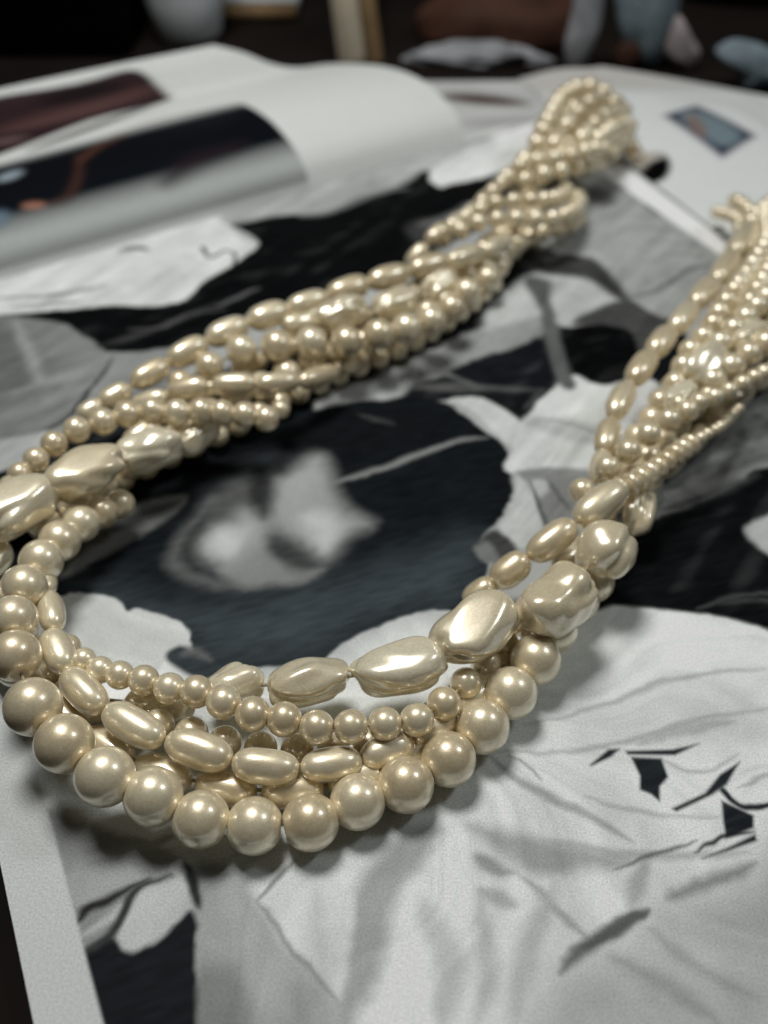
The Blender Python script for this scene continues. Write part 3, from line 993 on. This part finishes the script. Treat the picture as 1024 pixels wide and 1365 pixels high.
baroque_run([(405, 428, 10, 372, 440, 440, 415, 44, 1.0, 8), (458, 416, 13.5, 425, 430, 494, 402, 46, 2.2, 5), (527, 402, 13, 494, 416, 560, 390, 44, 0.6, 7), (585, 380, 9, 560, 392, 615, 366, 38, 0.9, 3)])
strand([(200, 535, 9, 28), (250, 519, 11, 31), (312, 512, 12, 31), (371, 510, 11.5, 30), (424, 502, 9, 28), (470, 482, 6, 26)], 'oval', 4.8, exact=True)
strand([(925, 500, 12), (960, 458, 14), (1000, 418, 15), (1040, 378, 14), (1075, 340, 12)], 'round', 5.2)
strand([(950, 508, 13), (990, 478, 14), (1030, 452, 14), (1070, 425, 13)], 'round', 5.6)
strand([(990, 420, 14), (1010, 385, 15), (1030, 350, 14), (1045, 310, 12)], 'round', 4.8)
strand([(970, 345, 10), (990, 315, 11), (1010, 285, 11), (1040, 262, 9)], 'round', 4.6)
# fillers lower in the left bundle
strand([(60, 700, 4), (120, 660, 5), (200, 600, 6), (300, 540, 7), (400, 490, 7), (500, 450, 7), (580, 412, 6), (640, 370, 5), (690, 320, 5), (720, 260, 5)], 'round', 6.2)
strand([(30, 690, 4), (110, 640, 4), (190, 580, 5), (280, 520, 6), (380, 465, 7), (480, 425, 7), (570, 380, 7), (640, 335, 7), (690, 285, 7), (715, 240, 7)], 'oval', 5.0, 9.0)
strand([(130, 655, 3), (220, 610, 3), (320, 565, 3), (420, 512, 3), (520, 470, 3), (600, 425, 3), (660, 375, 3)], 'round', 5.0)
# ---- upper part of the left bundle
strand([(556, 340, 7), (572, 320, 10), (595, 304, 11), (616, 291, 11), (634, 278, 11), (654, 258, 11), (672, 240, 10), (690, 224, 9)], 'oval', 4.2, 7.0)
strand([(590, 318, 9), (623, 303, 12), (648, 294, 13), (690, 291, 13), (729, 292, 12.5), (750, 288, 11.5), (764, 281, 9.5), (772, 270, 7), (768, 258, 4.5)], 'round', 4.6)
strand([(620, 290, 11), (649, 275, 13), (668, 269, 13.5), (705, 267, 14), (730, 265, 13), (748, 261, 11), (757, 251, 8)], 'round', 4.2)
strand([(600, 375, 7), (640, 358, 7), (680, 330, 7), (720, 310, 6), (756, 300, 5), (774, 286, 4)], 'round', 5.0)
strand([(676, 236, 11), (692, 222, 13), (714, 214, 14), (734, 211, 15), (765, 207, 15), (787, 199, 15), (806, 198, 13), (818, 205, 10)], 'round', 4.6)
strand([(700, 240, 10), (726, 232, 12), (756, 226, 12), (782, 220, 11), (800, 214, 8)], 'round', 5.0)
strand([(700, 214, 10), (713, 196, 13), (724, 174, 15), (737, 148, 16), (751, 128, 16), (770, 117, 15), (788, 116, 14), (804, 122, 12), (815, 136, 9)], 'round', 5.6)
strand([(722, 214, 12), (742, 185, 15), (763, 157, 17), (784, 137, 17), (806, 130, 14), (826, 142, 10)], 'oval', 5.0, 8.5)
strand([(752, 205, 13), (775, 184, 16), (794, 163, 17), (812, 150, 15), (830, 148, 11), (840, 160, 7)], 'oval', 5.0, 8.5)
strand([(780, 198, 14), (800, 184, 15), (818, 170, 13), (834, 166, 10), (843, 176, 6)], 'round', 5.6)
strand([(806, 196, 11), (824, 188, 9), (838, 190, 6), (842, 200, 4)], 'round', 5.0)
strand([(690, 250, 5), (720, 225, 6), (750, 190, 8), (780, 165, 8), (810, 160, 7), (830, 180, 5)], 'round', 6.0)
strand([(700, 245, 4), (740, 225, 4), (780, 210, 4), (815, 200, 4)], 'round', 6.0)
strand([(706, 224, 8), (728, 190, 10), (748, 160, 11), (772, 140, 11), (800, 134, 9), (822, 150, 6)], 'round', 6.2)
strand([(716, 230, 9), (744, 205, 11), (770, 176, 12), (792, 152, 12), (816, 148, 9)], 'round', 5.4)
strand([(770, 196, 12), (790, 180, 13), (806, 166, 12), (822, 160, 10), (836, 172, 7)], 'round', 5.4)
# gold end ring
bm = bmesh.new()
for i in range(28):
    a = 2 * math.pi * i / 28
    for k in range(8):
        b = 2 * math.pi * k / 8
        rr = 2.6 + 0.5 * math.cos(b)
        bm.verts.new(Vector((rr * math.cos(a), rr * math.sin(a), 0.5 * math.sin(b))) * MM)
bm.verts.ensure_lookup_table()
for i in range(28):
    for k in range(8):
        bm.faces.new([bm.verts[i * 8 + k], bm.verts[((i + 1) % 28) * 8 + k], bm.verts[((i + 1) % 28) * 8 + (k + 1) % 8], bm.verts[i * 8 + (k + 1) % 8]])
ring = link('end_ring', bm_mesh('end_ring', bm), M_GOLD, neck)
ring.location = Vector(un(850, 206, 4.5) * MM) - neck.location
ring.rotation_euler = (0.5, 0.2, 0)
ring.scale = (0.75, 0.75, 0.75)

# ---- right bundle
strand([(800, 622, 9, 28), (810, 582, 10, 33), (828, 534, 11, 33), (856, 490, 12, 34), (882, 456, 12.5, 33), (911, 424, 13, 32), (939, 390, 13, 31), (967, 356, 13, 30), (990, 318, 12, 28), (1008, 290, 10, 24)], 'oval', 4.8, exact=True)
strand([(776, 655, 10, 36), (810, 624, 12, 35), (838, 602, 13, 34), (865, 579, 13.5, 33), (892, 560, 13.5, 32), (916, 548, 13, 31), (945, 528, 11, 30), (975, 505, 9, 29)], 'round', 5.2, exact=True)
strand([(880, 535, 10), (905, 505, 12), (918, 472, 13), (946, 440, 14), (960, 415, 14), (976, 392, 14), (997, 364, 14), (1017, 338, 13), (1035, 310, 12)], 'round', 5.0)
strand([(905, 538, 13), (932, 536, 14), (953, 529, 14), (974, 520, 14), (1002, 505, 14), (1024, 494, 13), (1060, 478, 12)], 'round', 3.6)
baroque_run([(908, 528, 12.5, 885, 545, 930, 508, 38, 0.4, 4), (942, 486, 14, 905, 512, 982, 458, 50, 2.0, 6), (1000, 447, 14, 968, 470, 1034, 424, 44, 3.2, 8), (1050, 405, 13, 1020, 430, 1080, 385, 42, 1.2, 1)])
strand([(985, 305, 10), (983, 292, 10), (963, 284, 7), (950, 282, 4)], 'round', 3.6)
strand([(1000, 330, 11), (1008, 300, 11), (1000, 282, 10), (985, 270, 8), (976, 268, 5)], 'round', 4.2)
strand([(985, 380, 14), (1006, 350, 14), (1022, 320, 13), (1020, 290, 11), (1030, 270, 9)], 'round', 5.0)
strand([(1000, 400, 14), (1024, 370, 14), (1050, 340, 13)], 'oval', 5.0, 8.5)
strand([(940, 460, 10), (980, 420, 11), (1020, 380, 11), (1060, 340, 10)], 'round', 6.0)
strand([(960, 485, 10), (1000, 470, 10), (1040, 440, 10), (1080, 410, 10)], 'round', 5.5)
strand([(800, 690, 5), (840, 640, 6), (880, 590, 6), (930, 530, 7), (980, 470, 7), (1020, 420, 7), (1050, 370, 7)], 'round', 6.0)
strand([(830, 610, 6), (870, 560, 7), (910, 500, 7), (950, 440, 8), (985, 380, 8), (1010, 330, 7)], 'round', 6.0)
strand([(860, 650, 3), (920, 590, 3.2), (970, 540, 3.2), (1020, 500, 3.2), (1070, 460, 3.2)], 'oval', 5.0, 9.0)
strand([(760, 740, 4), (800, 700, 4), (850, 610, 3.2), (890, 545, 3.2), (930, 480, 3.2), (965, 420, 3.2), (1000, 360, 3.2)], 'oval', 5.0, 9.0)
link('buried_pearls', mesh_from('buried_pearls', np.concatenate(FILL_V), FILL_F), M_PEARL_FILL, neck, kind='stuff')
print('beads', COUNT[0], len(FILL_V))


# ------------------------------------------------------------------ blurred things behind the magazine
def box_bm(x0, x1, y0, y1, z0, z1, bev=1.0, seg=2):
    bm = bmesh.new()
    bmesh.ops.create_cube(bm, size=1)
    for v in bm.verts:
        v.co = Vector(((x0 if v.co.x < 0 else x1) * MM, (y0 if v.co.y < 0 else y1) * MM, (z0 if v.co.z < 0 else z1) * MM))
    bmesh.ops.bevel(bm, geom=list(bm.edges), offset=bev * MM, segments=seg, affect='EDGES')
    return bm


def lathe_bm(prof, cx, cy, n=40):
    bm = bmesh.new()
    rings = [[bm.verts.new(((cx + r * math.cos(2 * math.pi * k / n)) * MM, (cy + r * math.sin(2 * math.pi * k / n)) * MM, z * MM)) for k in range(n)] for r, z in prof]
    for a, b in zip(rings, rings[1:]):
        for k in range(n):
            bm.faces.new([a[k], a[(k + 1) % n], b[(k + 1) % n], b[k]])
    return bm


def blob_mesh(name, c, rx, ry, rz, seed, amp, f=2.5, flat=0.0):
    V = D1.copy()
    k = 1 + amp * lowfreq(D1, seed, 5, f) + amp * 0.5 * lowfreq(D1, seed + 9, 5, f * 2.3)
    V = V * k[:, None] * np.array([rx, ry, rz]) + np.asarray(c)
    V[:, 2] = np.maximum(V[:, 2], -2.95)
    return mesh_from(name, V * MM, F1)


M_BLACK = mat_simple('black_card', (0.008, 0.008, 0.009), 0.6, 0, 80, 0.3)
M_GREY = mat_simple('grey_ceramic', (0.70, 0.74, 0.75), 0.5, 0, 40, 0.1)
M_BLUEG = mat_simple('blue_grey_cloth', (0.17, 0.215, 0.24), 0.85, 0, 120, 0.3, 0.2)
M_GREYC = mat_simple('grey_cloth', (0.28, 0.285, 0.30), 0.85, 0, 120, 0.3, 0.2)
M_LEATHER = mat_simple('red_brown_leather', (0.055, 0.024, 0.015), 0.7, 0, 60, 0.4, 0.2)
M_PINKG = mat_simple('pinkish_grey_cloth', (0.34, 0.30, 0.295), 0.85, 0, 120, 0.2, 0.2)
M_BROWNP = mat_simple('brown_paper', (0.15, 0.115, 0.10), 0.8)
M_CREAM = mat_simple('cream_card', (0.42, 0.37, 0.28), 0.7, 0, 90, 0.1)
M_TAN = mat_simple('tan_card', (0.20, 0.13, 0.065), 0.7, 0, 90, 0.2)
M_WHITE = mat_simple('white_card', (0.46, 0.49, 0.50), 0.7, 0, 90, 0.1)


def far(px, py):
    return un(px, py, -3.0)


# black box at the left
p = far(90, 78)
o = link('black_box', bm_mesh('black_box', box_bm(-230, far(176, 72)[0], p[1], p[1] + 60, -3.0, 120, 2)), M_BLACK,
         category='box', label='black upright box in the dark upper left corner')
# grey cup
p = far(246, 66)
cup = empty('grey_cup', (p[0] * MM, (p[1] + 14) * MM, -0.003), category='cup', label='pale grey round cup behind the curled page')
bm = lathe_bm([(0, -3), (11, -3), (13, 0), (15, 12), (15.6, 30), (16, 55), (16, 57), (15, 57), (14.5, 30), (12, 2), (0, 1)], p[0], p[1] + 14)
link('body', bm_mesh('body', bm), M_GREY, cup)
# white folded card with a tan stripe, lying further back
p = far(350, 26)
crd = empty('white_card', (p[0] * MM, p[1] * MM, -0.003), category='card', label='pale card with a tan edge lying beyond the curled page')
link('card', bm_mesh('card', box_bm(p[0] - 32, p[0] + 14, p[1] + 6, p[1] + 50, -2.9, 3, 0.5)), M_WHITE, crd)
link('edge_strip', bm_mesh('edge_strip', box_bm(p[0] - 32, p[0] + 14, p[1] - 3, p[1] + 5.5, -2.9, 2.2, 0.3)), M_TAN, crd)
# two leaning slats
for px, w, m, lab in ((470, 10.0, M_CREAM, 'leaning cream slat, the paler of two behind the curled page'), (501, 6.0, M_TAN, 'leaning tan slat beside the paler cream slat')):
    p = far(px, 90)
    bm = box_bm(-w / 2, w / 2, -2, 2, 0, 170, 0.8)
    o = link('leaning_slat', bm_mesh('leaning_slat', bm), m, category='slat', label=lab, group='slats leaning in the background')
    o.location = (p[0] * MM, (p[1] + 4) * MM, -0.003)
    o.rotation_euler = (-0.9, -0.20, 0)
# red brown pouch and the pale cloth in front of it
p = far(690, 96)
link('leather_pouch', blob_mesh('leather_pouch', (p[0] - 2, p[1] + 36, 3), 33, 20, 15, 11, 0.12), M_LEATHER,
     category='pouch', label='red brown leather pouch in the dark background')
p = far(618, 92)
link('crumpled_cloth', blob_mesh('crumpled_cloth', (p[0] + 4, p[1] + 8, -2), 25, 7, 5.5, 21, 0.28, 4.0), M_GREYC,
     category='cloth', label='crumpled pale cloth in front of the red brown pouch')
# cloths on the right: thick hanging panels with rounded, curved faces
def panel(name, outline, mat, thick, seed, **tags):
    low = max(outline, key=lambda q: q[1])
    Y = far(*low)[1]
    O = []
    for q in catmull(np.array(outline, float), True, 6):
        d = ray(*q)
        O.append((CP + d * (Y / d[1]))[[0, 2]])
    O = np.array(O)
    c = O.mean(0)
    rings, n = [], len(O)
    for k, (sc, dy) in enumerate(((0.0, -0.5), (0.45, -0.47), (0.8, -0.36), (0.96, -0.16), (1.0, 0.0), (0.96, 0.2), (0.7, 0.42), (0.0, 0.5))):
        R = c + (O - c) * sc
        fold = 0.9 * np.sin(R[:, 0] * 0.55 + seed + 0.02 * R[:, 1]) * (1 if dy < 0 else 0.3)
        rings.append(np.stack([R[:, 0], Y + dy * thick + fold * min(1, sc * 2), R[:, 1]], 1))
    V = np.concatenate(rings)
    V[:, 2] = np.maximum(V[:, 2], -2.95)
    F = []
    for r in range(len(rings) - 1):
        for k in range(n):
            F.append((r * n + k, r * n + (k + 1) % n, (r + 1) * n + (k + 1) % n, (r + 1) * n + k))
    me = mesh_from(name, V * MM, F)
    bm = bmesh.new()
    bm.from_mesh(me)
    bmesh.ops.remove_doubles(bm, verts=bm.verts, dist=1e-6)
    bmesh.ops.recalc_face_normals(bm, faces=bm.faces)
    bm.to_mesh(me)
    bm.free()
    return link(name, me, mat, **tags)


panel('hanging_cloth', [(824, -60), (904, -60), (906, 10), (893, 55), (874, 90), (852, 86), (830, 58), (820, 10)], M_BLUEG, 12, 1.0,
      category='cloth', label='broad blue grey hanging cloth behind the loose page')
panel('hanging_cloth', [(906, 20), (924, 50), (934, 72), (918, 94), (898, 84), (884, 66), (892, 40)], M_PINKG, 8, 2.0,
      category='cloth', label='small pinkish grey cloth tip right of the broad blue grey cloth')
panel('hanging_cloth', [(772, -60), (806, -60), (802, 30), (785, 70), (768, 101), (757, 92), (753, 60), (764, 10)], M_GREYC, 9, 3.0,
      category='cloth', label='narrow grey hanging cloth left of the broad blue grey cloth')
panel('folded_cloth', [(955, 66), (985, 54), (1030, 66), (1075, 100), (1075, 122), (990, 118), (984, 92), (962, 80)], M_BLUEG, 16, 4.0,
      category='cloth', label='low blue grey folded cloth at the right edge')
p = far(1000, 24)
link('rolled_paper', blob_mesh('rolled_paper', (p[0] + 8, p[1] + 24, 8), 40, 14, 9, 53, 0.05, 1.6), M_BROWNP,
     category='paper', label='brown grey rolled paper in the upper right corner')
p = far(838, 104)
link('leather_scrap', blob_mesh('leather_scrap', (p[0], p[1] + 8, 2), 5, 4, 6, 61, 0.15, 2.0), M_LEATHER,
     category='scrap', label='tiny dark reddish scrap behind the top of the necklace')
